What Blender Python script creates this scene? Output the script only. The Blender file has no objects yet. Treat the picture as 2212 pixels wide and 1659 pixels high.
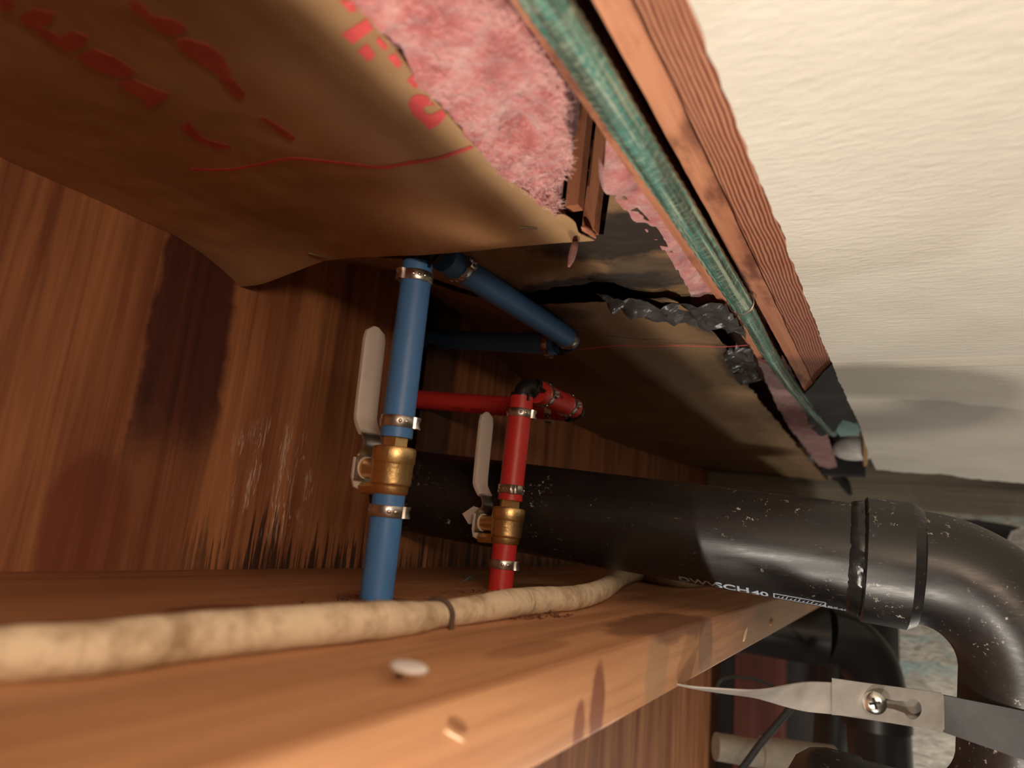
import bpy, bmesh, math, random
from mathutils import Vector, Matrix, noise
random.seed(7)
SC = bpy.context.scene
COL = SC.collection
# ---------------------------------------------------------------- camera frame (world axes seen from the lens)
F = 1475.0; CX, CY = 1106.0, 829.5
AY = Vector((834, 386, F)).normalized()                    # along the beam
AZ = Vector((659, -7060, F)); AZ = (AZ - AZ.dot(AY) * AY).normalized()   # up
AX = AY.cross(AZ)                                          # away from the plywood wall
OZ = 1900.0                                                # lens height above the crawl space floor, mm
def V3(p): return Vector((p[0], p[1], p[2] + OZ)) * 0.001
def at(x, y, X=None, Y=None, Z=None, D=None):
    """where the sight line of a pixel meets a plane of the place (mm, lens at origin)"""
    r = Vector((x - CX, y - CY, F)); r = Vector((r.dot(AX), r.dot(AY), r.dot(AZ)))
    s = X / r.x if X is not None else Y / r.y if Y is not None else Z / r.z if Z is not None else D / F
    return r * s
cam = bpy.data.objects.new('camera', bpy.data.cameras.new('camera')); COL.objects.link(cam)
R_ = Vector((AX.x, AY.x, AZ.x)); U_ = -Vector((AX.y, AY.y, AZ.y)); B_ = -Vector((AX.z, AY.z, AZ.z))
m = Matrix((R_, U_, B_)).transposed().to_4x4(); m.translation = V3((0, 0, 0)); cam.matrix_world = m
cam.data.sensor_width = 36; cam.data.lens = 36 * F / 2212; cam.data.clip_start = 0.005
cam.data.dof.use_dof = True; cam.data.dof.focus_distance = 0.56; cam.data.dof.aperture_fstop = 5.5
SC.camera = cam
# ---------------------------------------------------------------- world, lights, exposure
SC.view_settings.view_transform = 'Standard'; SC.view_settings.look = 'None'
SC.view_settings.gamma = 1; SC.view_settings.use_curve_mapping = False
SC.view_settings.exposure = 0.0
w = bpy.data.worlds.new('world'); SC.world = w; w.use_nodes = True
w.node_tree.nodes['Background'].inputs[0].default_value = (0.85, 0.62, 0.45, 1)
w.node_tree.nodes['Background'].inputs[1].default_value = 0.045
def lamp(name, kind, loc, power, color, size=0.02, aim=None, spot=None, size_y=None):
    l = bpy.data.lights.new(name, kind); l.energy = power; l.color = color
    if kind == 'AREA':
        l.size = size
        if size_y: l.shape = 'RECTANGLE'; l.size_y = size_y
    else: l.shadow_soft_size = size
    if spot: l.spot_size = math.radians(spot); l.spot_blend = 0.6
    o = bpy.data.objects.new(name, l); COL.objects.link(o); o.location = V3(loc)
    if aim: o.rotation_euler = (V3(aim) - V3(loc)).to_track_quat('-Z', 'Y').to_euler()
    return o
lamp('work_torch', 'POINT', (-77, 56, -241), 6.8, (1.0, 0.90, 0.77), 0.007)
lamp('warm_fill', 'AREA', (330, -200, 146), 2.2, (1.0, 0.72, 0.52), 0.34, (-380, 330, -30), size_y=0.06)  # added off-frame fill for the plywood, beam top and cable
lamp('falloff_fill', 'AREA', (110, -120, -900), 7.0, (1.0, 0.89, 0.76), 0.14, (60, 900, 190))  # added fill from below, evens out the torch falloff on the ceiling
lamp('back_wall_fill', 'POINT', (350, 1900, -1000), 14.0, (1.0, 0.93, 0.84), 0.05)  # added fill out of view, brightens the far concrete wall

# ---------------------------------------------------------------- node helpers
class NT:
    def __init__(s, name):
        s.m = bpy.data.materials.new(name); s.m.use_nodes = True; s.t = s.m.node_tree
        s.b = s.t.nodes['Principled BSDF']; g = s.t.nodes.new('ShaderNodeNewGeometry'); s.pos = g.outputs['Position']
        s.x = None
    def n(s, kind, **k):
        o = s.t.nodes.new('ShaderNode' + kind)
        for a, v in k.items(): setattr(o, a, v)
        return o
    def put(s, sock, v):
        if isinstance(v, bpy.types.NodeSocket): s.t.links.new(v, sock)
        else:
            if isinstance(v, (tuple, list)) and len(v) == 3 and sock.type == 'RGBA': v = (*v, 1)
            sock.default_value = v
    def math(s, op, a, b=0.0, c=0.0, clamp=False):
        o = s.n('Math', operation=op, use_clamp=clamp)
        s.put(o.inputs[0], a); s.put(o.inputs[1], b); s.put(o.inputs[2], c); return o.outputs[0]
    def sep(s):
        if s.x is None:
            o = s.n('SeparateXYZ'); s.put(o.inputs[0], s.pos); s.x, s.y, s.z = o.outputs
        return s.x, s.y, s.z
    def noise(s, scale=(1, 1, 1), sc=1.0, detail=5, rough=0.55, dist=0.0, off=(0, 0, 0)):
        mp = s.n('Mapping'); s.put(mp.inputs[0], s.pos); mp.inputs['Scale'].default_value = scale; mp.inputs['Location'].default_value = off
        o = s.n('TexNoise'); s.put(o.inputs['Vector'], mp.outputs[0]); o.inputs['Scale'].default_value = sc
        o.inputs['Detail'].default_value = detail; o.inputs['Roughness'].default_value = rough; o.inputs['Distortion'].default_value = dist
        return o.outputs[0]
    def ramp(s, f, stops):
        o = s.n('ValToRGB'); s.put(o.inputs[0], f); e = o.color_ramp.elements
        while len(e) < len(stops): e.new(0.5)
        for i, (p, c) in enumerate(stops):
            e[i].position = p; e[i].color = (*c, 1) if len(c) == 3 else c
        return o.outputs[0]
    def mix(s, f, a, b, mode='MIX'):
        o = s.n('Mix', data_type='RGBA', blend_type=mode); s.put(o.inputs[0], f); s.put(o.inputs[6], a); s.put(o.inputs[7], b); return o.outputs[2]
    def rng(s, v, a, b, c=0.0, d=1.0):
        o = s.n('MapRange'); o.interpolation_type = 'SMOOTHSTEP'
        for i, q in enumerate((v, a, b, c, d)): s.put(o.inputs[i], q)
        return o.outputs[0]
    def blob(s, c, r, wob=None, amp=0.5, soft=0.3):
        """a patch with its own outline around point c (mm), radii r (mm)"""
        x, y, z = s.sep(); c = V3(c); t = 0.0
        for a, q, rr in ((x, c.x, r[0]), (y, c.y, r[1]), (z, c.z, r[2])):
            d = s.math('MULTIPLY', s.math('SUBTRACT', a, q), 1000.0 / rr); t = s.math('ADD', s.math('MULTIPLY', d, d), t)
        if wob is not None: t = s.math('ADD', t, s.math('MULTIPLY', s.math('SUBTRACT', wob, 0.5), amp * 2))
        return s.rng(t, 1 - soft, 1 + soft, 1.0, 0.0)
    def bump(s, h, strength=0.3, dist=0.001):
        o = s.n('Bump'); o.inputs['Strength'].default_value = strength; o.inputs['Distance'].default_value = dist
        s.put(o.inputs['Height'], h); s.put(s.b.inputs['Normal'], o.outputs[0])
    def out(s, col=None, rough=0.6, metal=0.0, spec=None):
        if col is not None: s.put(s.b.inputs['Base Color'], col)
        s.put(s.b.inputs['Roughness'], rough); s.b.inputs['Metallic'].default_value = metal
        if spec is not None: s.b.inputs['Specular IOR Level'].default_value = spec
        return s.m
def plain(name, c, rough=0.5, metal=0.0, var=0.15, sc=60, bump=0.0, spec=None):
    n = NT(name); f = n.noise(sc=sc, detail=6)
    d = tuple(max(0, q * (1 - var)) for q in c); l = tuple(min(1, q * (1 + var)) for q in c)
    if bump: n.bump(f, bump, 0.0006)
    return n.out(n.ramp(f, [(0.3, d), (0.7, l)]), rough, metal, spec)

# ---------------------------------------------------------------- materials
def wood_mat(name, dark, light, axis, fine=1.0, stain=None, rough=0.62, knots=0.4):
    n = NT(name); s = [46 * fine] * 3; s[axis] = 2.2 * fine
    a = n.noise(tuple(s), 1.0, 6, 0.6, 0.6); s2 = [260 * fine] * 3; s2[axis] = 7 * fine
    b = n.noise(tuple(s2), 1.0, 4, 0.6, 0.2)
    c = n.ramp(a, [(0.34, dark), (0.64, light)])
    c = n.mix(n.math('MULTIPLY', n.rng(b, 0.45, 0.75), 0.35), c, tuple(q * 0.45 for q in dark))
    if stain: c = stain(n, c)
    n.bump(b, 0.25, 0.0006)
    return n.out(c, rough)
def ply_stain(n, c):
    x, y, z = n.sep()
    w1 = n.noise((9, 9, 14), 1.0, 5, 0.6); st = n.noise((80, 90, 3.5), 1.0, 5, 0.65)
    big = n.noise((16, 16, 2.0), 1.0, 4, 0.55, off=(3, 1, 2))
    c = n.mix(n.math('MULTIPLY', n.rng(big, 0.5, 0.66), 0.55), c, (0.17, 0.045, 0.018))
    # dark heartwood band
    yb = n.math('ADD', y, n.math('MULTIPLY', n.math('SUBTRACT', w1, 0.5), 0.035))
    yb = n.math('ADD', yb, n.math('MULTIPLY', n.math('SUBTRACT', z, OZ * .001), 0.02))
    band = n.math('MULTIPLY', n.rng(yb, 0.293, 0.299), n.rng(yb, 0.362, 0.372, 1.0, 0.0))
    top = n.rng(n.math('ADD', z, n.math('MULTIPLY', w1, 0.09)), OZ * .001 + 0.05, OZ * .001 + 0.12, 0.25, 1.0)
    c = n.mix(n.math('MULTIPLY', n.math('MULTIPLY', band, top), 0.97), c, n.ramp(st, [(0.35, (0.045, 0.010, 0.007)), (0.7, (0.12, 0.028, 0.015))]))
    # water stains licking up from the beam
    zz = n.math('SUBTRACT', z, OZ * .001 - 0.056)
    lick = n.math('SUBTRACT', n.math('MULTIPLY', n.rng(n.noise((150, 170, 5), 1.0, 5, 0.7), 0.38, 0.68), 0.075), zz)
    lick = n.math('MULTIPLY', n.math('MULTIPLY', n.rng(lick, 0.0, 0.03), n.rng(y, 0.31, 0.42)), n.rng(zz, -0.03, -0.01))
    c = n.mix(n.math('MULTIPLY', lick, 0.92), c, (0.022, 0.010, 0.007))
    # red rotten streak lower left
    red = n.blob(at(180, 1160, X=-487), (80, 32, 62), w1, 0.7)
    c = n.mix(n.math('MULTIPLY', red, 0.6), c, (0.16, 0.028, 0.014))
    # dried white glue runs
    g = n.noise((150, 190, 15), 1.0, 3, 0.55, 1.3, off=(7, 3, 1)); gm = n.blob(at(595, 1025, X=-487), (80, 55, 48), w1, 0.9, 0.5)
    line = n.math('SUBTRACT', 1.0, n.math('MULTIPLY', n.math('ABSOLUTE', n.math('SUBTRACT', g, 0.5)), 26.0), clamp=True)
    pch = n.rng(n.noise((60, 60, 20), 1.0, 3, off=(2, 8, 4)), 0.44, 0.54)
    c = n.mix(n.math('MULTIPLY', n.math('MULTIPLY', line, gm), pch), c, (0.75, 0.60, 0.50))
    # mould round the opening
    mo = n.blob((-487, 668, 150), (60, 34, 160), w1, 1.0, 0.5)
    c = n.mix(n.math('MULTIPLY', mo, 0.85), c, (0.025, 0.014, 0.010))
    return c
M = {}
M['ply'] = wood_mat('plywood', (0.22, 0.072, 0.027), (0.52, 0.225, 0.09), 2, 1.0, ply_stain)
def beam_stain(n, c):
    x, y, z = n.sep(); w1 = n.noise((22, 16, 30), 1.0, 5, 0.65)
    for p, r, col, k in ((at(1290, 1540, X=-129), (9, 9, 24), (0.13, 0.035, 0.02), .75), (at(1250, 1585, X=-129), (9, 6, 14), (0.14, 0.03, 0.02), .7),
                         (at(1420, 1440, X=-129), (12, 22, 30), (0.30, 0.19, 0.11), .55), (at(1525, 1400, X=-129), (12, 20, 30), (0.22, 0.13, 0.08), .7),
                         (at(1430, 1345, Z=-56), (24, 90, 12), (0.16, 0.065, 0.035), .75), (at(1690, 1340, X=-129), (20, 260, 60), (0.30, 0.20, 0.12), .6),
                         (at(840, 1300, Z=-56), (36, 26, 8), (0.10, 0.022, 0.014), .6), (at(1150, 1270, Z=-56), (34, 60, 8), (0.09, 0.03, 0.02), .7),
                         (at(480, 1315, Z=-56), (16, 30, 8), (0.12, 0.03, 0.02), .6), (at(1150, 1400, Z=-56), (10, 40, 8), (0.2, 0.07, 0.035), .4)):
        c = n.mix(n.math('MULTIPLY', n.blob(p, r, w1, 1.1, 0.35), k), c, col)
    return c
M['beam'] = wood_mat('beam_timber', (0.37, 0.165, 0.075), (0.56, 0.295, 0.145), 1, 0.75, beam_stain, 0.5)
M['lath'] = wood_mat('lath_wood', (0.42, 0.155, 0.085), (0.66, 0.29, 0.16), 1, 1.2, lambda n, c: n.mix(n.math('MULTIPLY', n.rng(n.noise((30, 9, 30), 1.0, 5, 0.6), 0.5, 0.66), 0.8), c, (0.12, 0.035, 0.022)))
M['dark_wood'] = wood_mat('old_dark_wood', (0.075, 0.026, 0.016), (0.17, 0.06, 0.032), 1, 1.0)
M['stick'] = wood_mat('bridging_wood', (0.26, 0.085, 0.04), (0.45, 0.18, 0.09), 2, 1.0)
def grain_mat():
    n = NT('grained_board_edge'); x, y, z = n.sep(); w1 = n.noise((30, 7, 30), 1.0, 4, 0.5); f = n.noise((200, 60, 200), 1.0, 4)
    u = n.math('ADD', n.math('MULTIPLY', x, 2 * math.pi / 0.0023), n.math('MULTIPLY', w1, 26.0))
    s = n.math('ADD', n.math('MULTIPLY', n.math('SINE', u), 0.5), 0.5)
    c = n.ramp(n.math('ADD', n.math('MULTIPLY', s, 0.7), n.math('MULTIPLY', f, 0.3)), [(0.22, (0.15, 0.035, 0.022)), (0.5, (0.42, 0.17, 0.095)), (0.9, (0.56, 0.26, 0.15))])
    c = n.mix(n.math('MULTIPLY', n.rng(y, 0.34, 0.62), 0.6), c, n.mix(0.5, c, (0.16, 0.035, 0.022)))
    n.bump(s, 0.5, 0.0008); return n.out(c, 0.7)
M['grain'] = grain_mat()
def kraft_mat(name, mould=False):
    n = NT(name); a = n.noise(sc=9, detail=6, rough=0.6); b = n.noise(sc=420, detail=3)
    c = n.ramp(a, [(0.3, (0.20, 0.115, 0.052)), (0.7, (0.34, 0.215, 0.105))] if mould else [(0.3, (0.34, 0.195, 0.09)), (0.7, (0.56, 0.35, 0.18))])  # mouldy copy has a darker base, dim light put into the colour
    c = n.mix(n.math('MULTIPLY', b, 0.3), c, (0.30, 0.16, 0.07) if not mould else (0.16, 0.09, 0.045))
    if mould:
        w1 = n.noise(sc=38, detail=8, rough=0.72)  # dark patches: mould, plus painted shade on the recessed paper
        for p, r, k in ((at(1320, 520, Z=207), (60, 40, 40), .97), (at(1290, 625, Z=205), (75, 26, 40), .95), (at(1200, 700, Z=198), (40, 20, 40), .5),
                        (at(1400, 600, Z=205), (30, 40, 40), .7), (at(1560, 700, Z=198), (30, 40, 30), .8), (at(1610, 800, Z=198), (22, 120, 30), .7)):
            c = n.mix(n.math('MULTIPLY', n.blob(p, r, w1, 0.9, 0.4), k), c, (0.030, 0.022, 0.018))
    n.bump(n.math('ADD', a, n.math('MULTIPLY', b, 0.05)), 0.35, 0.002)
    return n.out(c, 0.75)
M['kraft'] = kraft_mat('kraft_paper'); M['kraft_mould_dim'] = kraft_mat('mouldy_dimmed_kraft', True)
M['ink'] = plain('red_ink', (0.66, 0.085, 0.085), 0.7, var=0.12, sc=200)
M['ink_faded'] = plain('faded_red_ink', (0.46, 0.085, 0.06), 0.7, var=0.2, sc=120)
def pink_mat(name, k=1.0):
    n = NT(name); a = n.noise(sc=55, detail=8, rough=0.7); b = n.noise(sc=500, detail=4)
    c = n.ramp(a, [(0.30, (0.34 * k, 0.075 * k, 0.075 * k)), (0.50, (0.60 * k, 0.20 * k, 0.19 * k)), (0.72, (0.78 * k, 0.48 * k, 0.44 * k))])
    n.bump(n.math('ADD', a, n.math('MULTIPLY', b, 0.5)), 0.9, 0.004); n.b.inputs['Sheen Weight'].default_value = 0.4
    return n.out(c, 0.95)
M['pink'] = pink_mat('pink_fiberglass'); M['pink_dark'] = pink_mat('dark_fiberglass', 0.55)  # second copy is the same pink scaled darker
M['fuzz'] = plain('fiberglass_fuzz', (0.90, 0.52, 0.48), 0.9)
def ceil_mat():
    n = NT('painted_ceiling'); x, y, z = n.sep()
    a = n.noise((60, 190, 60), 1.0, 6, 0.6, 0.6); b = n.noise(sc=6, detail=4); f = n.noise((170, 420, 170), 1.0, 4, 0.6)
    c = n.ramp(b, [(0.3, (0.70, 0.65, 0.55)), (0.7, (0.84, 0.80, 0.71))])
    c = n.mix(n.math('MULTIPLY', n.rng(n.noise(sc=150, detail=5, rough=0.7), 0.74, 0.78), 0.6), c, (0.30, 0.22, 0.15))
    ys = 0.001 * at(2000, 785, Z=190).y; seam = n.math('MULTIPLY', n.rng(y, ys - .02, ys - .014), n.rng(y, ys + .014, ys + .02, 1.0, 0.0))
    c = n.mix(n.math('MULTIPLY', seam, 0.35), c, (0.86, 0.78, 0.62))
    n.bump(n.math('ADD', n.math('ADD', a, n.math('MULTIPLY', f, 0.45)), n.math('MULTIPLY', seam, 0.6)), 0.6, 0.003)
    return n.out(c, 0.55)
M['ceil'] = ceil_mat()
def abs_mat():
    n = NT('black_abs_plastic'); s = n.noise((60, 420, 420), 1.0, 3, 0.7, 1.5); sp = n.noise(sc=190, detail=5, rough=0.75, off=(3, 3, 3)); pm = n.noise(sc=24, detail=3)
    c = n.mix(n.rng(s, 0.66, 0.74), (0.013, 0.012, 0.012), (0.15, 0.14, 0.13))
    up = n.noise(sc=60, detail=3)
    k = n.math('MULTIPLY', n.rng(sp, 0.61, 0.635), n.rng(pm, 0.50, 0.60))
    c = n.mix(k, c, (0.42, 0.38, 0.33))
    r = n.ramp(n.noise((30, 160, 160), 1.0, 5, 0.7), [(0.3, (0.30,) * 3), (0.7, (0.44,) * 3)])
    n.bump(s, 0.12, 0.0005); return n.out(c, r, 0.0, 0.6)
M['abs'] = abs_mat()
M['abs_far'] = plain('black_plastic', (0.018, 0.017, 0.017), 0.35)
M['cement'] = plain('dried_pipe_cement', (0.012, 0.012, 0.012), 0.22, bump=0.5, sc=300)
M['print'] = plain('pipe_print', (0.42, 0.48, 0.58), 0.6)
M['blue'] = plain('blue_pex', (0.075, 0.235, 0.56), 0.45, var=0.08, sc=25)
M['red'] = plain('red_pex', (0.60, 0.035, 0.030), 0.42, var=0.08, sc=25)
M['red_print'] = plain('dark_red_print', (0.16, 0.008, 0.01), 0.6)
M['fit'] = plain('black_fitting', (0.014, 0.013, 0.013), 0.35)
M['steel'] = plain('stainless_steel', (0.62, 0.58, 0.53), 0.30, 1.0, 0.12, 120, 0.15)
M['zinc'] = plain('zinc_steel', (0.50, 0.49, 0.45), 0.33, 1.0, 0.15, 90, 0.1)
M['brass'] = plain('brass', (0.80, 0.56, 0.25), 0.38, 1.0, 0.10, 500, 0.35)
M['vinyl'] = plain('white_vinyl', (0.66, 0.60, 0.53), 0.45, var=0.06, sc=40)
def dirty_vinyl():
    n = NT('scuffed_white_vinyl'); a = n.noise(sc=140, detail=5, rough=0.65); b = n.noise(sc=38, detail=3)
    return n.out(n.mix(n.math('MULTIPLY', n.rng(a, 0.58, 0.68), n.rng(b, 0.5, 0.6)), (0.66, 0.60, 0.53), (0.33, 0.22, 0.13)), 0.5)
M['vinyl_dirty'] = dirty_vinyl()
def strap_mat():
    n = NT('galvanised_strap'); a = n.noise(sc=120, detail=6, rough=0.65); b = n.noise(sc=60, detail=5)
    c = n.ramp(b, [(0.3, (0.31, 0.28, 0.25)), (0.7, (0.43, 0.40, 0.37))]); x, y, z = n.sep()
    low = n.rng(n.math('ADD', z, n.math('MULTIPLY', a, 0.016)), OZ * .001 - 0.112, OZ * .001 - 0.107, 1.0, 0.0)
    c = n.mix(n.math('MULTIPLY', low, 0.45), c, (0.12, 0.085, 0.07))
    return n.out(c, 0.5, 0.35)
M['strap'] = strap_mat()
def cable_mat():
    n = NT('old_cloth_cable_sheath'); a = n.noise((55, 55, 55), 1.0, 6, 0.65); r = n.noise((70, 420, 90), 1.0, 4, 0.6, 0.8); x, y, z = n.sep()
    c = n.ramp(a, [(0.3, (0.36, 0.25, 0.14)), (0.55, (0.78, 0.65, 0.46))])
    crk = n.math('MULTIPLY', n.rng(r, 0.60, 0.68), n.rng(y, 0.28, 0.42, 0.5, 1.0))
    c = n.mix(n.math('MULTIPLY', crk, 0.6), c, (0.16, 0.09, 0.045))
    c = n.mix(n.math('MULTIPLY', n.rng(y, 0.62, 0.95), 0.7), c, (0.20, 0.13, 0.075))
    n.bump(n.math('ADD', r, a), 0.5, 0.0015); return n.out(c, 0.8)
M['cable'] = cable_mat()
def hose_mat():
    n = NT('braided_green_hose'); a = n.noise((330, 7, 330), 1.0, 4, 0.55); b = n.noise((120, 560, 120), 1.0, 3, 0.6); d = n.noise((60, 40, 60), 1.0, 4)
    c = n.ramp(a, [(0.34, (0.028, 0.055, 0.042)), (0.46, (0.10, 0.13, 0.095)), (0.53, (0.045, 0.20, 0.17)), (0.62, (0.33, 0.38, 0.28))])
    c = n.mix(n.math('MULTIPLY', n.rng(b, 0.50, 0.66), 0.45), c, (0.40, 0.48, 0.36)); c = n.mix(n.math('MULTIPLY', n.rng(d, 0.5, 0.65), 0.3), c, (0.03, 0.12, 0.11))
    n.bump(n.math('ADD', a, n.math('MULTIPLY', b, 0.6)), 0.7, 0.0015); return n.out(c, 0.4)
M['hose'] = hose_mat()
M['tar'] = plain('black_tar_paper', (0.018, 0.018, 0.019), 0.75, bump=0.4, sc=80)
M['poly'] = plain('crumpled_black_plastic', (0.060, 0.056, 0.054), 0.3, var=0.4, bump=0.5, sc=60)
M['plastic_teal'] = plain('pale_teal_plastic', (0.27, 0.47, 0.45), 0.5)
M['white_plastic'] = plain('white_plastic', (0.78, 0.75, 0.72), 0.45)
M['dull_white'] = plain('dull_white_plastic', (0.30, 0.27, 0.22), 0.6)  # white plastic with its colour darkened to tone down the lit pipe
M['tan'] = plain('tan_wood', (0.42, 0.24, 0.10), 0.7)
M['band'] = wood_mat('weathered_header', (0.15, 0.13, 0.095), (0.30, 0.27, 0.20), 0, 0.6)
M['post'] = wood_mat('red_stained_post', (0.085, 0.018, 0.012), (0.16, 0.045, 0.028), 2, 0.8)
M['band_dark'] = plain('dusty_dark_band', (0.017, 0.017, 0.018), 0.5, var=0.5, sc=90, bump=0.2)
M['screw'] = plain('screw_steel', (0.72, 0.72, 0.66), 0.22, 1.0, 0.1)
M['bandaid'] = plain('brown_plastic', (0.085, 0.05, 0.035), 0.55)
M['splinter'] = plain('pale_splinter', (0.78, 0.62, 0.42), 0.7)
def conc_mat():
    n = NT('painted_concrete'); a = n.noise((26, 26, 60), 1.0, 5, 0.6, 1.0); b = n.noise((5, 5, 16), 1.0, 4, off=(4, 2, 9)); f = n.noise(sc=70, detail=5)
    c = n.ramp(a, [(0.32, (0.40, 0.38, 0.33)), (0.55, (0.74, 0.70, 0.61)), (0.8, (0.84, 0.80, 0.72))])
    c = n.mix(n.math('MULTIPLY', n.rng(b, 0.50, 0.60), 0.75), c, (0.42, 0.62, 0.60))
    n.bump(n.math('ADD', a, n.math('MULTIPLY', f, 0.4)), 0.8, 0.012); return n.out(c, 0.75)
M['conc'] = conc_mat()

# ---------------------------------------------------------------- object helpers (all sizes in mm)
def tag(o, label=None, cat=None, group=None, kind=None):
    for k, v in (('label', label), ('category', cat), ('group', group), ('kind', kind)):
        if v: o[k] = v
    return o
def empty(name, loc, label, cat, group=None):
    o = bpy.data.objects.new(name, None); COL.objects.link(o); o.location = V3(loc); o.empty_display_size = 0.01
    o['org'] = V3(loc); return tag(o, label, cat, group)
def origin(p):
    while p is not None and p.parent is not None: p = p.parent
    return p.location.copy() if p is not None else None
def obj(name, data, mat, parent=None, smooth=True, angle=40):
    """data = (verts in mm, faces) -> ONE mesh object"""
    vs, fs = data; ws = [V3(v) for v in vs]
    if parent is not None: o0 = origin(parent)
    else:
        lo = Vector([min(v[i] for v in ws) for i in range(3)]); hi = Vector([max(v[i] for v in ws) for i in range(3)])
        o0 = Vector(((lo.x + hi.x) / 2, (lo.y + hi.y) / 2, lo.z))
    me = bpy.data.meshes.new(name); me.from_pydata([v - o0 for v in ws], [], fs); me.materials.append(mat)
    bm = bmesh.new(); bm.from_mesh(me); bmesh.ops.recalc_face_normals(bm, faces=bm.faces); bm.to_mesh(me); bm.free()
    if smooth:
        for p in me.polygons: p.use_smooth = True
        me.set_sharp_from_angle(angle=math.radians(angle))
    o = bpy.data.objects.new(name, me); COL.objects.link(o)
    if parent is not None: o.parent = parent
    else: o.location = o0
    return o
def join(*ds):
    vs, fs = [], []
    for v, f in ds:
        k = len(vs); vs += list(v); fs += [[i + k for i in q] for q in f]
    return vs, fs
def box(x0, x1, y0, y1, z0, z1, bev=0.0):
    bm = bmesh.new(); bmesh.ops.create_cube(bm, size=1)
    for v in bm.verts: v.co = Vector(((x0 + x1) / 2 + v.co.x * (x1 - x0), (y0 + y1) / 2 + v.co.y * (y1 - y0), (z0 + z1) / 2 + v.co.z * (z1 - z0)))
    if bev: bmesh.ops.bevel(bm, geom=bm.edges[:], offset=bev, segments=3, affect='EDGES', profile=0.5)
    d = ([v.co.copy() for v in bm.verts], [[v.index for v in f.verts] for f in bm.faces]); bm.free(); return d
def frames(path):
    ts = [(path[min(i + 1, len(path) - 1)] - path[max(i - 1, 0)]).normalized() for i in range(len(path))]
    n = ts[0].cross(Vector((0.31, 0.17, 0.93))).normalized(); out = []
    for t in ts:
        n = (n - n.dot(t) * t).normalized(); out.append((t, n, t.cross(n)))
    return out
def tube(path, rad, seg=40, caps=True, squash=None):
    path = [Vector(p) for p in path]; rad = rad if isinstance(rad, (list, tuple)) else [rad] * len(path)
    fr = frames(path); vs = []; fs = []
    for p, r, (t, a, b) in zip(path, rad, fr):
        for k in range(seg):
            q = 2 * math.pi * k / seg; d = a * math.cos(q) * r + b * math.sin(q) * r
            if squash: d = squash(d)
            vs.append(p + d)
    for i in range(len(path) - 1):
        for k in range(seg): j = (k + 1) % seg; fs.append([i * seg + k, i * seg + j, (i + 1) * seg + j, (i + 1) * seg + k])
    if caps: fs.append(list(range(seg))[::-1]); fs.append([(len(path) - 1) * seg + k for k in range(seg)])
    return vs, fs
def lathe(base, axis, prof, seg=48):
    """prof = [(height, radius)...] along axis from base; sharp steps allowed"""
    axis = Vector(axis).normalized(); a = axis.cross(Vector((0.3, 0.9, 0.1))).normalized(); b = axis.cross(a); vs = []; fs = []
    for h, r in prof:
        for k in range(seg):
            q = 2 * math.pi * k / seg; vs.append(Vector(base) + axis * h + (a * math.cos(q) + b * math.sin(q)) * r)
    for i in range(len(prof) - 1):
        for k in range(seg): j = (k + 1) % seg; fs.append([i * seg + k, i * seg + j, (i + 1) * seg + j, (i + 1) * seg + k])
    fs.append(list(range(seg))[::-1]); fs.append([(len(prof) - 1) * seg + k for k in range(seg)])
    return vs, fs
def resample(pl, n):
    pl = [Vector(p) for p in pl]; L = [0]
    for a, b in zip(pl, pl[1:]): L.append(L[-1] + (b - a).length)
    out = []; j = 0
    for i in range(n):
        s = L[-1] * i / (n - 1)
        while j < len(pl) - 2 and L[j + 1] < s: j += 1
        out.append(pl[j].lerp(pl[j + 1], (s - L[j]) / max(1e-9, L[j + 1] - L[j])))
    return out
def spline(pts, n=8):
    pts = [Vector(p) for p in pts]; out = []
    for i in range(len(pts) - 1):
        p0 = pts[max(i - 1, 0)]; p1 = pts[i]; p2 = pts[i + 1]; p3 = pts[min(i + 2, len(pts) - 1)]
        for k in range(n):
            t = k / n; out.append(0.5 * ((2 * p1) + (p2 - p0) * t + (2 * p0 - 5 * p1 + 4 * p2 - p3) * t * t + (3 * p1 - p0 - 3 * p2 + p3) * t ** 3))
    out.append(pts[-1]); return out
def nz(p, s, k=0): return noise.noise(Vector((p[0], p[1], p[2])) * (1.0 / s) + Vector((k, k * 1.7, k * 0.3)))
def loft(lines, nu=60, nv=12, th=0.6, disp=None):
    """a sheet stretched over several long lines, with real thickness th upward"""
    L = [resample(l, nu) for l in lines]; rows = []
    for a, b in zip(L, L[1:]):
        for k in range(nv): rows.append([p.lerp(q, k / nv) for p, q in zip(a, b)])
    rows.append(L[-1]); vs = []; fs = []; R = len(rows)
    for i, r in enumerate(rows):
        for j, p in enumerate(r): vs.append(disp(p.copy(), i / (R - 1), j / (nu - 1)) if disp else p.copy())
    for i in range(R - 1):
        for j in range(nu - 1): a = i * nu + j; fs.append([a, a + 1, a + nu + 1, a + nu])
    N = len(vs); top = [v + Vector((0, 0, th)) for v in vs]; fs2 = [[q + N for q in f][::-1] for f in fs]
    rim = [j for j in range(nu)] + [i * nu + nu - 1 for i in range(1, R)] + [(R - 1) * nu + j for j in range(nu - 2, -1, -1)] + [i * nu for i in range(R - 2, 0, -1)]
    side = [[rim[k], rim[(k + 1) % len(rim)], rim[(k + 1) % len(rim)] + N, rim[k] + N] for k in range(len(rim))]
    return vs + top, fs + fs2 + side
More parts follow.
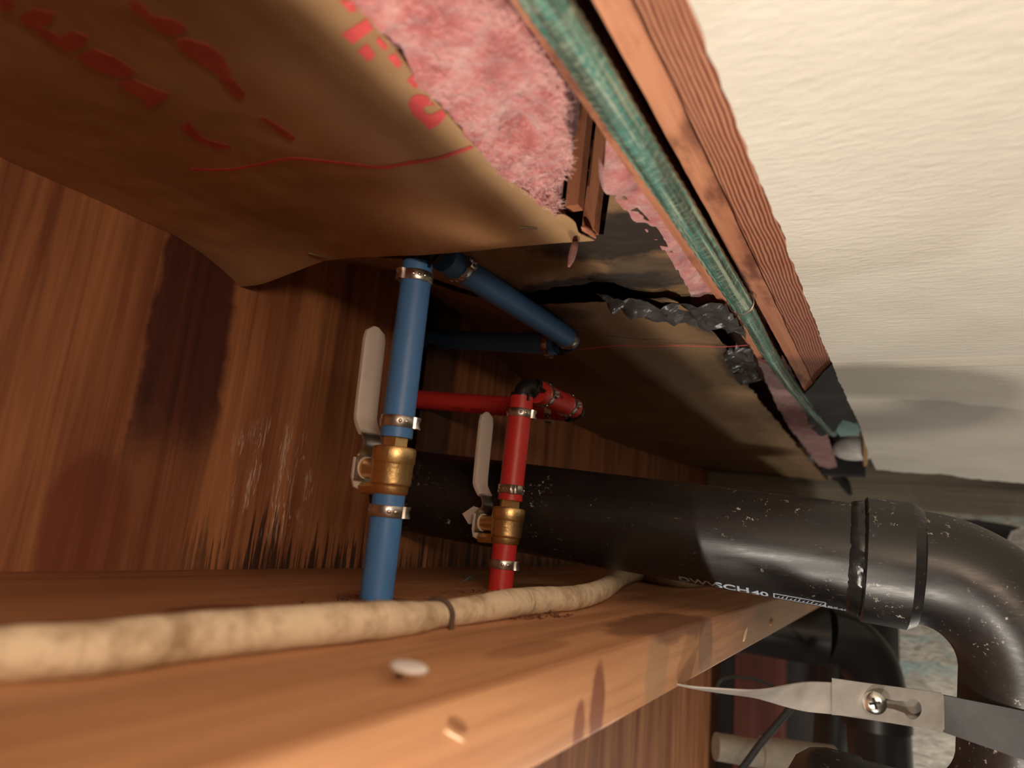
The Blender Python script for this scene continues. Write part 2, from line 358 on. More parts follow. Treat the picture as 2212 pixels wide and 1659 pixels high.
def poly_sheet(pts, th=1.0, up=(0, 0, 1), cell=None, disp=None, holes=()):
    """a filled outline (planar-ish) given thickness; cell = refine size"""
    bm = bmesh.new(); up = Vector(up)
    for loop in (pts, *holes):
        vv = [bm.verts.new(Vector(p)) for p in loop]
        for a, b in zip(vv, vv[1:] + vv[:1]): bm.edges.new((a, b))
    bmesh.ops.triangle_fill(bm, use_beauty=True, use_dissolve=False, edges=bm.edges[:])
    if cell:
        for _ in range(7):
            es = [e for e in bm.edges if e.calc_length() > cell]
            if not es: break
            bmesh.ops.subdivide_edges(bm, edges=es, cuts=1); bmesh.ops.triangulate(bm, faces=bm.faces[:])
    if disp:
        for v in bm.verts: v.co = disp(v.co.copy())
    bm.verts.index_update(); vs = [v.co.copy() for v in bm.verts]; N = len(vs)
    fs = [[v.index for v in f.verts] for f in bm.faces]; be = [(e.verts[0].index, e.verts[1].index) for e in bm.edges if len(e.link_faces) == 1]; bm.free()
    return vs + [v + up * th for v in vs], fs + [[q + N for q in f][::-1] for f in fs] + [[a, b, b + N, a + N] for a, b in be]
def text_flat(s, size, font_w=0.0):
    c = bpy.data.curves.new('t', 'FONT'); c.body = s; c.size = size; c.offset = font_w; c.align_x = 'LEFT'
    o = bpy.data.objects.new('t', c); COL.objects.link(o); dg = bpy.context.evaluated_depsgraph_get(); dg.update()
    me = bpy.data.meshes.new_from_object(o.evaluated_get(dg)); bpy.data.objects.remove(o)
    bm = bmesh.new(); bm.from_mesh(me); bmesh.ops.triangulate(bm, faces=bm.faces[:])
    d = ([v.co.copy() for v in bm.verts], [[v.index for v in f.verts] for f in bm.faces]); bm.free(); bpy.data.meshes.remove(me); return d
def pxZ(pts, Z): return [at(x, y, Z=Z) for x, y in pts]

# ================================================================= SETTING
S = lambda o: tag(o, kind='structure')
# plywood wall with an upright opening where the pipes come through
S(obj('wall_left', join(box(-499, -487, -250, 598, -950, 300), box(-499, -487, 652, 2350, -950, 300), box(-499, -487, 598, 652, -620, -8)), M['ply'], smooth=False))
S(obj('wall_outer', box(-580, -560, 300, 1100, -100, 300), M['dark_wood'], smooth=False))
S(obj('ceiling_deck', box(-580, 900, -400, 2300, 300, 318), M['dark_wood'], smooth=False))
edge = [(1470, -60), (1484, 0), (1492, 14), (1500, 30), (1512, 62), (1519, 78), (1522, 98), (1530, 122), (1541, 138), (1556, 160), (1556, 176), (1563, 196), (1573, 222), (1586, 246), (1594, 272), (1606, 298),
        (1615, 330), (1627, 356), (1638, 384), (1652, 412), (1663, 438), (1672, 462), (1686, 492), (1694, 512), (1702, 545), (1716, 578), (1727, 606), (1738, 640), (1752, 672),
        (1764, 700), (1775, 735), (1787, 764), (1800, 790), (1810, 820), (1822, 842), (1832, 868), (1846, 895), (1858, 922), (1866, 950), (1878, 985), (1893, 1015)]
e3 = [p + Vector((nz(p, 9) * 1.3, 0, 0)) for p in resample(pxZ(edge, 190), 240)]
far = resample(pxZ([(1893, 1015), (1960, 1021), (2030, 1024), (2100, 1034), (2160, 1040), (2240, 1046)], 190), 40)
far = [p + Vector((0, nz(p, 14) * 18, 0)) for p in far]
ring = [Vector((-60, -300, 190))] + e3 + far[1:] + [Vector((800, far[-1].y + 120, 190)), Vector((800, -300, 190))]
S(obj('ceiling', poly_sheet(ring, 9), M['ceil'], smooth=False))
S(obj('wall_back', box(-580, 1200, 2350, 2400, -1300, 300), M['conc'], smooth=False))

# header beyond the ceiling and its torn paper
zb = at(2100, 1112, Y=2050).z
hb = tag(obj('header_board', box(-487, 900, 2050, 2085, zb, 250, 3), M['band'], smooth=False), 'blurred grey-green header board beyond the far edge of the white ceiling', 'board')
tp = [at(x, y, Y=2040) for x, y in ((1990, 1118), (2050, 1122), (2110, 1122), (2180, 1134), (2205, 1140), (2185, 1148), (2176, 1166), (2160, 1172), (2140, 1162), (2100, 1158), (2050, 1146), (2010, 1134))]
tag(obj('torn_paper', poly_sheet(tp, 3, (0, 1, 0), 30, lambda p: p + Vector((0, nz(p, 40) * 8, 0))), M['tar'], smooth=False), 'torn black paper hanging under the header board, above the pipe bend', 'paper')

# ================================================================= BEAM and what lies on it
beam = obj('wooden_beam', box(-487, -129, -150, 2340, -94, -56, 2.0), M['beam'], smooth=True)
tag(beam, 'thick orange-brown timber beam running across the lower half under the pipes', 'beam')

def on_beam(x, y, rp):                       # centre of a round thing of pixel radius rp lying on the beam
    r = Vector((x - CX, y - CY, F)); D = 56 * F / (rp - r.dot(AZ)); return at(x, y, D=D), rp * D / F
cp = [(-120, 1432, 58), (0, 1414, 57), (199, 1401, 56), (398, 1376, 51), (597, 1357, 45), (795, 1341, 41), (895, 1334, 33), (945, 1327, 28), (1020, 1317, 29), (1108, 1302, 30), (1180, 1295, 27), (1241, 1291, 25), (1300, 1274, 22), (1345, 1246, 18), (1385, 1240, 16), (1440, 1250, 16), (1490, 1256, 14), (1560, 1250, 12)]
pr = [on_beam(*c) for c in cp]; cpath = spline([p for p, r in pr], 12); crad = spline([Vector((r, 0, 0)) for p, r in pr], 12)
crad = [min(v.x, 10.5) * (1 + 0.05 * nz(p, 12) + 0.03 * nz(p, 4)) for v, p in zip(crad, cpath)]
cb = empty('electrical_cable', (cpath[0].x, cpath[0].y, -56), 'old cream cloth-sheathed electrical cable lying along the beam', 'cable')
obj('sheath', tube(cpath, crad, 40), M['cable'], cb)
# cable staple
k0 = min(range(len(cpath)), key=lambda i: (cpath[i] - pr[7][0]).length); kc = cpath[k0]; kr = crad[k0]; kt = (cpath[k0 + 2] - cpath[k0 - 2]).normalized()
side = kt.cross(Vector((0, 0, 1))).normalized(); sp = []
for i in range(17):
    a = math.pi * i / 16; sp.append(kc + side * math.cos(a) * (kr + 1.0) + Vector((0, 0, 1)) * math.sin(a) * (kr + 1.0) + kt * (2.5 - 5 * (i / 16)))
sp = [Vector((sp[0].x, sp[0].y, -58))] + sp + [Vector((sp[-1].x, sp[-1].y, -58))]
stp = empty('cable_staple', (kc.x, kc.y, -56), 'dark brown staple strap holding the cream cable to the beam', 'staple')
obj('strap', tube(sp, 1.5, 14), M['bandaid'], stp)

def on_pt(x, y): return at(x, y, Z=-56)
# domed nail head standing proud
nb = on_pt(858, 1452); nt = nb + Vector((5.0, 3.0, 5.2)); ax = (nt - nb + Vector((0, 0, 3))).normalized()
nl = empty('roofing_nail', nb, 'pale round nail head sticking up, tilted, from the beam in front of the cable', 'nail')
axd = Vector((0.10, -0.02, 1)).normalized()
obj('nail_head', lathe(at(884, 1440, Z=-50), axd, [(-1.6, 2.5), (-1.2, 5.4), (-0.5, 6.5), (0, 6.6), (0.5, 6.1), (1.0, 4.4), (1.25, 2), (1.3, 0.2)]), M['white_plastic'], nl)
obj('nail_shank', tube([nb - Vector((0, 0, 2)), at(878, 1442, Z=-50.3)], 1.1, 14), M['zinc'], nl)
def sliver(name, a, b, r, mat, label, cat='splinter', group=None):
    a = Vector(a); b = Vector(b); mid = (a + b) / 2 + Vector((nz(a, 3), nz(b, 3), 0.2 * r)) * r * 0.6
    return tag(obj(name, tube(spline([a, mid, b], 5), [r * q for q in (.35, .7, .9, 1, 1, 1, .95, .9, .7, .5, .3)], 8), mat), label, cat, group)
sliver('wood_splinter', at(962, 1578, X=-128.2), at(1003, 1602, X=-128.2), 0.42, M['splinter'], 'thin pale wood splinter stuck to the front face of the beam, lower left')
sliver('wood_splinter', at(1606, 1385, X=-128.2), at(1614, 1355, X=-128.2), 1.4, M['splinter'], 'short thick pale splinter on the far front face of the beam, below the black pipe')
sliver('wood_splinter', at(1664, 1350, X=-128.2), at(1669, 1338, X=-128.2), 2.0, M['tan'], 'small orange chip on the beam face right of the thick splinter')
for i, (a, b, r, lab) in enumerate((((1000, 1258), (1022, 1246), .8, 'whitish lint scrap on the beam behind the red pipe base, left piece'), ((1010, 1250), (1000, 1240), .6, 'short whitish lint barb pointing at the wall on the beam left of the red pipe'), ((1016, 1252), (1026, 1256), .7, 'tiny whitish lint tail nearest to the red pipe base'))):
    sliver('lint_scrap', on_pt(*a) + Vector((0, 0, 1)), on_pt(*b) + Vector((0, 0, 1.5)), r, M['plastic_teal'], lab, 'lint')
chips = [obj('sawdust', join(*[tube([q, q + Vector((random.uniform(-5, 5), random.uniform(-5, 5), random.uniform(0.2, 2.5)))], [0.5, 0.2], 5) for q in
        [on_pt(*random.choice([(random.gauss(1070, 45), random.gauss(1283, 7)), (random.gauss(800, 60), random.gauss(1302, 5)), (random.uniform(1100, 1230), random.gauss(1333, 4))])) + Vector((0, 0, .5)) for _ in range(170)]]), M['dark_wood'])]
tag(chips[0], 'dark wood shavings scattered round the drilled pipe holes on the beam', 'shavings', kind='stuff')

# ================================================================= INSULATION ABOVE
kedge = [(700, -70), (763, 0), (822, 66), (870, 125), (906, 179), (966, 244), (1023, 312), (1077, 371), (1130, 410), (1180, 445), (1200, 462), (1222, 462), (1243, 476), (1250, 500), (1285, 517)]
ke = pxZ(kedge, 197)
def kz(x, y):
    s = max(0.0, min(1.0, (-385 - x) / 95)); t = max(0.0, min(1.0, (y - 288) / 78)); s = s * s * (3 - 2 * s); t = t * t
    z = 197 - 19 * s * t + 1.6 * noise.noise(Vector((x / 70, y / 70, 0))) + 0.5 * noise.noise(Vector((x / 18, y / 18, 3)))
    if x < -200: z += 2.4 * math.sin((x + 200) / 48.0) * max(0, min(1, (y - 150) / 150)) * 0.5
    return z
def droop(p):
    g = math.exp(-((p.x + 285) / 62) ** 2) * max(0.0, min(1.0, (p.y - 285) / 100)); g = g * g * (3 - 2 * g) if g < 1 else 1
    return p * (1 - 0.095 * g)
def kd(p, i, j): return droop(Vector((p.x, p.y, kz(p.x, p.y))))
bt = empty('insulation_batt', (-330, 250, 197), 'near kraft-faced pink insulation batt with red lettering, filling the upper left', 'insulation')
obj('kraft_facing', loft([[(-486.5, -250, 197), (-486.5, 300, 197), (-486.5, 366, 197)], [(ke[0].x, -250, 197)] + ke], 150, 90, 0.5, kd), M['kraft'], bt)
pr_e = [(980, -60), (1082, 0), (1120, 45), (1150, 85), (1185, 130), (1212, 175), (1226, 225), (1216, 262), (1232, 300), (1236, 350), (1216, 378), (1196, 392), (1190, 410), (1212, 430), (1208, 458)]
pe = pxZ(pr_e, 206); kl = [p + Vector((-9, 0, 4.0)) for p in ke[:11]]; kb = [p + Vector((1.2, 0, 0.2)) for p in ke[:11]]
def pd(p, i, j):
    a = 7.0 * nz(p, 22) + 2.6 * nz(p, 7, 2) + 1.0 * nz(p, 2.8, 5); e = math.sin(min(1, i * 1.25) * math.pi)
    hole = math.exp(-(((p.x - HO.x) / 7) ** 2 + ((p.y - HO.y) / 9) ** 2)); rid = 1.5 * math.exp(-((i - .30) / .06) ** 2)
    p.z += (1.2 - a * 0.9) * max(0.2, e) + 12 * hole * (i < .7) - 3.0 * e - rid + 2; p.x += 2.0 * nz(p, 6, 9) * (0.2 + e); p.y += 1.6 * nz(p, 5, 4)
    return p
HO = at(1130, 292, Z=203)
upe = [p + Vector((4, 0, 60)) for p in pe]
obj('fiberglass', loft([kl, kb, pe, upe], 230, 34, 3.0, pd), M['pink'], bt)
rnd = random.Random(3); fz = []
lA = resample(kb, 200); lB = resample(pe, 200)
for i in range(1500):
    t = rnd.randrange(200); p = lA[t].lerp(lB[t], rnd.choice([rnd.random(), 1 - 0.1 * rnd.random()])) + Vector((0, 0, -1.5 - 2 * rnd.random()))
    d = Vector((rnd.gauss(0.5, 1), rnd.gauss(0.2, 1), rnd.gauss(-0.1, 0.4))).normalized() * rnd.uniform(2, 5.5)
    fz.append(tube(spline([p, p + d * .5 + Vector((rnd.gauss(0, .6), rnd.gauss(0, .6), rnd.gauss(0, .5))), p + d], 3), 0.10, 4))
tag(obj('loose_fiber', join(*fz), M['fuzz'], bt), kind='stuff')
# red print on the facing
def decal(pts, off=0.55):
    def dz(p): return Vector((p.x, p.y, kz(p.x, p.y) - off))
    return poly_sheet(pxZ(pts, 197), 0.3, (0, 0, 1), 9, dz)
LT = [[(733, 0), (763, 0), (772, 22), (757, 26)], [(738, 75), (793, 38), (800, 50), (808, 60), (762, 95)], [(773, 110), (792, 93), (812, 118), (796, 132)], [(812, 88), (818, 76), (838, 98), (832, 108)],
      [(838, 122), (853, 112), (870, 134), (860, 145)], [(880, 170), (892, 157), (906, 178), (898, 188)],
      [(882, 222), (890, 206), (905, 200), (922, 204), (940, 226), (930, 224), (918, 227), (914, 235), (922, 246), (930, 247), (955, 234), (965, 246), (948, 268), (928, 280), (910, 262), (890, 244)]]
for p in LT: obj('printed_letter', decal(p), M['ink'], bt)
SCP = [[(40, 40), (70, 20), (118, 28), (112, 48), (82, 66), (60, 62)], [(70, 62), (105, 66), (150, 92), (138, 104), (98, 88)], [(118, 84), (160, 66), (192, 78), (182, 98), (140, 112)],
       [(165, 122), (205, 105), (250, 122), (292, 152), (280, 168), (240, 162), (196, 146)], [(252, 176), (290, 170), (330, 186), (368, 198), (358, 210), (322, 232), (306, 208), (276, 196)],
       [(276, 0), (300, 0), (330, 32), (380, 42), (406, 62), (380, 76), (344, 68), (318, 44), (288, 20)], [(378, 86), (400, 82), (448, 96), (480, 122), (500, 160), (484, 168), (450, 150), (424, 132), (392, 108)],
       [(470, 160), (500, 166), (530, 200), (520, 216), (496, 196)], [(392, 268), (410, 258), (420, 276), (446, 298), (494, 308), (500, 318), (468, 318), (424, 302), (400, 284)],
       [(560, 245), (574, 250), (604, 268), (640, 294), (632, 302), (600, 284)], [(0, 0), (24, 0), (30, 18), (12, 26), (0, 22)]]
for p in SCP: obj('script_stroke', decal(p), M['ink_faded'], bt)
def ribbon_px(pts, w, Z=197, zf=None, off=0.55):
    c = [at(x, y, Z=Z) for x, y in pts]; c = spline(c, 8); ws = w if isinstance(w, list) else [w] * len(c); a = []; b = []
    for i, p in enumerate(c):
        t = (c[min(i + 1, len(c) - 1)] - c[max(i - 1, 0)]).normalized(); s = t.cross(Vector((0, 0, 1))) * (w / 2); q = p.copy()
        for l, u in ((a, q - s), (b, q + s)): l.append(Vector((u.x, u.y, (zf(u.x, u.y) if zf else Z) - off)))
    return loft([a, b], len(c), 1, 0.3)
obj('red_line', ribbon_px([(415, 367), (500, 364), (560, 352), (630, 337), (700, 343), (770, 352), (825, 358), (880, 350), (940, 342), (985, 329), (1020, 315)], 2.3, 197, kz), M['ink'], bt)
def wire_staple(a, b, label):
    a = Vector(a); b = Vector(b); d = Vector((0, 0, 3)); 
    return tag(obj('paper_staple', tube([a + d, a - Vector((0, 0, .8)), b - Vector((0, 0, .8)), b + d], 0.65, 10), M['steel']), label, 'staple')
def kp(x, y):
    z = 197
    for _ in range(6): p = at(x, y, Z=z); z = kz(p.x, p.y)
    return droop(Vector((p.x, p.y, z)))
wire_staple(kp(667, 545), kp(705, 555), 'bright wire staple in the brown kraft facing, above the long blue handle')
wire_staple(kp(1123, 489), kp(1160, 491), 'dull wire staple near the right corner of the brown kraft facing')
# dangling pink shred under the batt corner
sliver('fiberglass_shred', at(1243, 522, Z=197), at(1229, 575, D=430), 2.6, M['pink_dark'], 'small pink fibreglass shred dangling below the torn kraft corner', 'insulation')

# second, mouldy batt
b2 = empty('insulation_batt', (-330, 480, 206), 'dark mouldy kraft-faced batt behind the blue pipes, torn along its far edge', 'insulation')
aR = pxZ([(1322, 395), (1352, 432), (1392, 470), (1424, 505), (1455, 552), (1478, 600), (1492, 640), (1490, 662), (1478, 660)], 208)
def ad(p, i, j):
    p.z += 2.2 * nz(p, 30) + 1.0 * nz(p, 9) + 3 * math.sin(p.x / 40); 
    if j > .85: p.y += (5 * nz(p, 8) + 2 * nz(p, 3)) * (j - .85) / .15
    return p
obj('kraft_facing', loft([[(-486.5, 404, 222), (-486.5, 560, 268)], [(-330, 404, 203), (-330, 515, 212)], [(-210, 404, 205), (-210, 508, 207)], pxZ([(1303, 515), (1400, 648)], 206), aR], 110, 34, 0.6, ad), M['kraft_mould_dim'], b2)
pl = pxZ([(1306, 350), (1306, 400), (1353, 440), (1388, 478), (1435, 528), (1470, 575), (1490, 610), (1498, 655)], 213)
pr2 = pxZ([(1310, 285), (1335, 308), (1395, 385), (1440, 448), (1490, 520), (1530, 578), (1565, 622), (1562, 652)], 213)
def p2d(p, i, j): p.z += 4.0 * nz(p, 14) + 1.6 * nz(p, 5) - 5 * math.sin(i * math.pi); return p
obj('fiberglass', loft([[q + Vector((-4, 0, 4)) for q in pl], pl, pr2], 130, 16, 3, p2d), M['pink'], b2)
# third batt, sagging away from the camera
b3 = empty('insulation_batt', (-330, 1100, 190), 'far sagging kraft-faced batt with a thin red line, running off behind the black pipe', 'insulation')
kBL = [(-486.5, 575, 268), (-486.5, 640, 264), at(1000, 680, X=-486.5), at(1077, 766, X=-486.5), at(1121, 810, X=-486.5), at(1190, 890, X=-486.5), at(1300, 945, X=-486.5), at(1420, 985, X=-486.5), (-486.5, 1750, 200), (-486.5, 2000, 215)]
kBR = pxZ([(1440, 645), (1530, 700), (1575, 755), (1600, 810), (1640, 862), (1690, 925), (1740, 985), (1790, 1040)], 198); kBR = kBR + [Vector((kBR[-1].x - 5, 2000, 205))]
def bz(x, y): return 198 + 2.0 * noise.noise(Vector((x / 60, y / 60, 7)))
def bd(p, i, j):
    p.z += 3.0 * nz(p, 70) + 0.8 * nz(p, 15)
    if i > .9: p.x += 4 * nz(p, 12) + 2 * nz(p, 4)
    if j < .04: p.y += 4 * nz(p, 9)
    return p
kBM = [(-330, 560, 214), (-330, 700, 203), (-330, 1000, 197), (-330, 1300, 196), (-330, 2000, 208)]
fac = obj('kraft_facing', loft([kBL, kBM, kBR], 190, 40, 0.6, bd), M['kraft_mould_dim'], b3)
obj('red_line', ribbon_px([(1252, 750), (1330, 741), (1400, 742), (1480, 741), (1560, 743), (1615, 739)], 1.6, 198, None, 3.2), M['ink'], b3)
fL = pxZ([(1636, 778), (1660, 835), (1680, 880), (1712, 930), (1752, 985), (1790, 1030)], 200)
fR = pxZ([(1690, 770), (1725, 835), (1765, 890), (1785, 935), (1800, 980), (1812, 1020)], 200)
def p3d(p, i, j): p.z += 6.0 * nz(p, 26) + 2.5 * nz(p, 8) - 5 * math.sin(i * math.pi); return p
tag(obj('fiberglass', loft([fL, fR], 120, 22, 4, p3d), M['pink_dark'], b3), 'darker pink fibreglass')
# crumpled black vapour plastic between the batts
def crumple(a, s=12): return lambda p: p + Vector((a * .4 * nz(p, s, 3), a * .4 * nz(p, s, 6), a * nz(p, s) + a * .5 * nz(p, s / 2.6, 1)))
PS = [([(1290, 640), (1400, 650), (1470, 662), (1560, 655), (1600, 700), (1612, 728), (1560, 712), (1480, 700), (1400, 690), (1320, 668)], 196, 'crumpled black plastic strip shining between the second and third batts'),
      ([(1560, 770), (1590, 748), (1622, 755), (1634, 790), (1612, 804), (1582, 800)], 195, 'wrinkled black plastic scrap beside the end of the thin red line'),
      ([(1582, 812), (1632, 796), (1646, 822), (1610, 832)], 194, 'small grey plastic curl below the wrinkled scrap, left of the green hose')]
for pts, Z, lab in PS:
    tag(obj('plastic_scrap', poly_sheet(pxZ(pts, Z), 0.5, (0, 0, 1), 5, crumple(7, 15)), M['poly']), lab, 'plastic')

# ================================================================= LATHS, HOSE, BRIDGING
def board(name, x0, x1, y0, y1, z0, z1, mat, label, amp=0.7, cat='board', ex=0.0):
    n = 160; L = []
    for x, z in ((x0, z1), (x0, z0), (x1, z0), (x1, z1)): L.append([Vector((x, y0 + (y1 - y0) * i / (n - 1), z)) for i in range(n)])
    vs = []; fs = []
    for i in range(n):
        for l in L:
            p = l[i].copy(); p.x += amp * nz((p.x * .1, p.y, 0), 35) + amp * .5 * nz((p.x, p.y, 5), 9); p.z += amp * .6 * nz((p.x * .2, p.y, 9), 25); vs.append(p)
    for i in range(n - 1):
        for k in range(4): fs.append([i * 4 + k, i * 4 + (k + 1) % 4, i * 4 + 4 + (k + 1) % 4, i * 4 + 4 + k])
    fs += [[0, 1, 2, 3], [n * 4 - 1, n * 4 - 2, n * 4 - 3, n * 4 - 4]]
    return tag(obj(name, (vs, fs), mat, smooth=False), label, cat)
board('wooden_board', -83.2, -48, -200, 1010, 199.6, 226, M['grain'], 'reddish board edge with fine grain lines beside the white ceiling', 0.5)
board('wooden_board', -98.5, -84.8, -200, 1000, 201, 240, M['lath'], 'light orange wooden board between the grained board edge and the green hose', 0.6)
board('wooden_board', -128.5, -114, -200, 1000, 202, 262, M['lath'], 'thin reddish wooden strip left of the green hose', 0.7)
board('wooden_board', -113, -99.5, -200, 1000, 228, 245, M['dark_wood'], 'dark brown board recessed above the green hose', 0.5)
hp = [(1098, -130), (1178, 0), (1243, 95), (1302, 188), (1357, 275), (1408, 355), (1455, 425), (1503, 500), (1551, 575), (1590, 635), (1622, 690), (1657, 755), (1700, 820), (1752, 885), (1800, 935)]
hz_ = [190, 190, 190, 190, 190, 190, 190, 190, 190, 190, 191, 192, 194, 196, 198]
hc = spline([at(x, y, Z=z) for (x, y), z in zip(hp, hz_)], 14)
hr = [7.9 * (1 + 0.03 * math.sin(i * 1.7)) * (1 if i < 14 * 9.4 else 0.86) for i in range(len(hc))]
hs = empty('green_hose', hc[0], 'teal-green braided hose running alongside the laths to the white ceiling corner', 'hose')
def ribs(path, rad, seg=48):
    v, f = tube(path, rad, seg)
    for i, p in enumerate(path):
        for k in range(seg):
            q = v[i * seg + k]; a = 2 * math.pi * k / seg; q += (q - p) * (0.07 * (1 if (int(k / 3) % 2) else -1) * 0.6)
    return v, f
obj('hose_body', ribs(hc, hr), M['hose'], hs)
kk = int(14 * 9.4); tt = (hc[kk + 1] - hc[kk - 1]).normalized(); fa = tt.cross(Vector((0, 0, 1))).normalized(); fb = tt.cross(fa)
for off, rr in ((0, 9.4), (3.2, 8.9)):
    obj('wire_tie', tube([hc[kk] + tt * off + (fa * math.cos(q) + fb * math.sin(q)) * rr for q in [2 * math.pi * i / 30 for i in range(31)]], 0.55, 8), M['zinc'], hs)
s2 = at(1274, 503, Z=199); s1 = at(1240, 450, Z=204)
def stick(b, w, d, h, lx, ly, lab):
    vs = []; n = 14
    for i in range(n):
        t = i / (n - 1); c = b + Vector((lx * t, ly * t, h * t))
        for sx, sy in ((-1, -1), (1, -1), (1, 1), (-1, 1)): vs.append(c + Vector((sx * w / 2 * (1 + .06 * nz((sx, sy, t * 9), 2)), sy * d / 2, 0)) + Vector((.5 * nz(c, 12), 0, 0)))
    fs = [[i * 4 + k, i * 4 + (k + 1) % 4, i * 4 + 4 + (k + 1) % 4, i * 4 + 4 + k] for i in range(n - 1) for k in range(4)] + [[0, 1, 2, 3], [n * 4 - 1, n * 4 - 2, n * 4 - 3, n * 4 - 4]]
    return tag(obj('bridging_stick', (vs, fs), M['stick'], smooth=False), lab, 'stick')
stick(s2, 9, 9, 95, 3, 6, 'right of the two upright reddish wood sticks between the pink insulation and the thin strip')
stick(s1, 9, 9, 92, 2, 2, 'left of the two upright reddish wood sticks, touching the pink insulation')
sliver('wood_splinter', at(1256, 490, Z=198), at(1287, 514, Z=195), 1.9, M['lath'], 'reddish torn splinter at the foot of the right upright stick')

# tar paper flap and bits by the ceiling corner
tar = [(1742, 852), (1762, 822), (1790, 796), (1815, 770), (1822, 800), (1834, 838), (1850, 878), (1862, 908), (1846, 916), (1820, 908), (1806, 930), (1775, 942), (1752, 928), (1744, 900), (1736, 880)]
tag(obj('tar_paper_flap', poly_sheet(pxZ(tar, 194), 1.5, (0, 0, 1), 14, crumple(4, 60)), M['tar']), 'black tar paper flap at the end of the green hose by the ceiling corner', 'paper')
tag(obj('plastic_piece', poly_sheet([at(x, y, Z=199) for x, y in ((1803, 912), (1812, 904), (1834, 899), (1850, 912), (1862, 930), (1850, 940), (1815, 942), (1805, 932))], 14, (0, 0, 1), 30, crumple(3, 50)), M['plastic_teal']), 'pale teal plastic piece between the tar paper flap and the white bulb', 'plastic')
bc = at(1845, 968, Z=214)
vs, fs = lathe(bc - Vector((0, 0, 24)), (0, 0, 1), [(48 * (0.5 - 0.5 * math.cos(math.pi * i / 16)), 0.3 + 43 * math.sin(math.pi * i / 16) ** .8 * (1 - .15 * i / 16)) for i in range(17)], 36)
bulb = empty('light_fixture', bc, 'rounded white fitting behind the ragged corner of the white ceiling', 'fixture')
obj('white_dome', (vs, fs), M['white_plastic'], bulb); obj('collar', lathe(bc + Vector((0, 0, 20)), (0, 0, 1), [(0, 22), (4, 25), (30, 25), (34, 20)]), M['white_plastic'], bulb)
q0 = at(1868, 938, Z=200); q1 = at(1868, 1003, Z=192)
tag(obj('wooden_lath', tube([q0, q1], 5.5, 4), M['tan'], smooth=False), 'short tan wood lath end in front of the white fitting', 'wood')
tag(obj('wooden_joist', box(-150, -60, 1700, 1740, 180, 300, 2), M['tar'], smooth=False), 'dark joist end beyond the white fitting', 'joist')
d0 = at(1808, 1040, Z=190); _q = at(1798, 1034, Z=203); sliver('plastic_strip', _q + Vector((-2, 2, 6)), at(1838, 1070, Y=_q.y + 3), 12, M['tar'], 'short dark strip hanging above the black pipe hub', 'plastic')

# ================================================================= BLACK DRAIN PIPE
P1 = at(899, 1062, D=750); P2 = at(1859, 1205, D=567); E_ = (P2 - P1).normalized(); P0 = P1 - E_ * 95
Wd = Vector((0, 0, -1)); Wd = (Wd - Wd.dot(E_) * E_).normalized()
Nn = E_.cross(Wd).normalized()
if Nn.y > 0: Nn = -Nn                                              # towards the camera
dp = empty('drain_pipe', (P1.x, P1.y, P1.z - 45), 'big black plastic drain pipe crossing from the plywood wall to a wide bend', 'pipe')
L = (P2 - P0).length
obj('straight_pipe', tube([P0 + E_ * (L * i / 40) for i in range(41)], 44.5, 96), M['abs'], dp)
vs, fs = lathe(P2 - E_ * 9, E_, [(-1, 44.4), (1, 45.6), (5, 46.3), (9, 46.9), (12, 45)], 96)
for v in vs: v += (v - P2).normalized() * (0.9 * nz(v, 5) + .5 * nz(v, 2))
obj('cement_bead', (vs, fs), M['cement'], dp)
H0 = P2 + E_ * 1; Hend = at(1985, 1220, D=553); hl = (Hend - H0).dot(E_); H1 = H0 + E_ * hl
hub = [(0, 47.5), (0.4, 49.3), (1.4, 50.6), (hl - 8, 50.6), (hl - 1.2, 46.8), (hl, 44.6)]
ep = []; er = []
for h, r in hub: ep.append(H0 + E_ * h); er.append(r)
RB = 72; C1 = H1 + E_ * 1 + Wd * RB
for i in range(1, 31):
    a = math.pi / 2 * i / 30; ep.append(C1 - Wd * RB * math.cos(a) + E_ * RB * math.sin(a)); er.append(44.5)
C2 = C1 + Wd * 58
for i in range(1, 29):
    a = math.pi / 2 * i / 28; ep.append(C2 + E_ * RB * math.cos(a) + Wd * RB * math.sin(a)); er.append(44.5)
obj('elbow', tube(ep, er, 96), M['abs'], dp, angle=24)
tl = ep[-1]
lp = [tl, tl - E_ * 6, tl - E_ * 7, tl - E_ * 34, tl - E_ * 35, tl - E_ * 60, tl - E_ * 72, tl - E_ * 82, tl - E_ * 88, tl - E_ * 91]
obj('trap_hub', tube(lp, [45, 45.5, 47, 47, 49, 49, 46, 38, 25, 4], 96), M['abs'], dp)
# raised mould marks and white print
def on_cyl(d2, p0, e, r, ang0, s0, th=0.35):
    """wrap flat text on the pipe: x along e from s0, y round the pipe from angle ang0 (0 = towards camera, 90 = down)"""
    dn = Wd; out = []
    for layer in (0, th):
        for v in d2[0]:
            a = math.radians(ang0) - v.y / r; out.append(p0 + e * (s0 + v.x) + (Nn * math.cos(a) + dn * math.sin(a)) * (r + 0.15 + layer))
    N = len(d2[0]); return out, [[q for q in f] for f in d2[1]] + [[q + N for q in f] for f in d2[1]]
def t_at(s, size, w=0.0): return text_flat(s, size, w)
sA = (at(1478, 1170, D=590) - P0).dot(E_)
def word(t, sz, x1, ang, wgt=.25):
    s0 = (at(x1, 1200, D=580) - P0).dot(E_); return obj('white_lettering', on_cyl(t_at(t, sz, wgt), P0, E_, 44.5, ang, s0), M['print'], dp)
word('DWV', 13.8, 1456, 73); word('SCH', 15.5, 1543, 73); word('40', 13.5, 1629, 74)
x0 = (at(1674, 1240, D=575) - P0).dot(E_)
wht = []
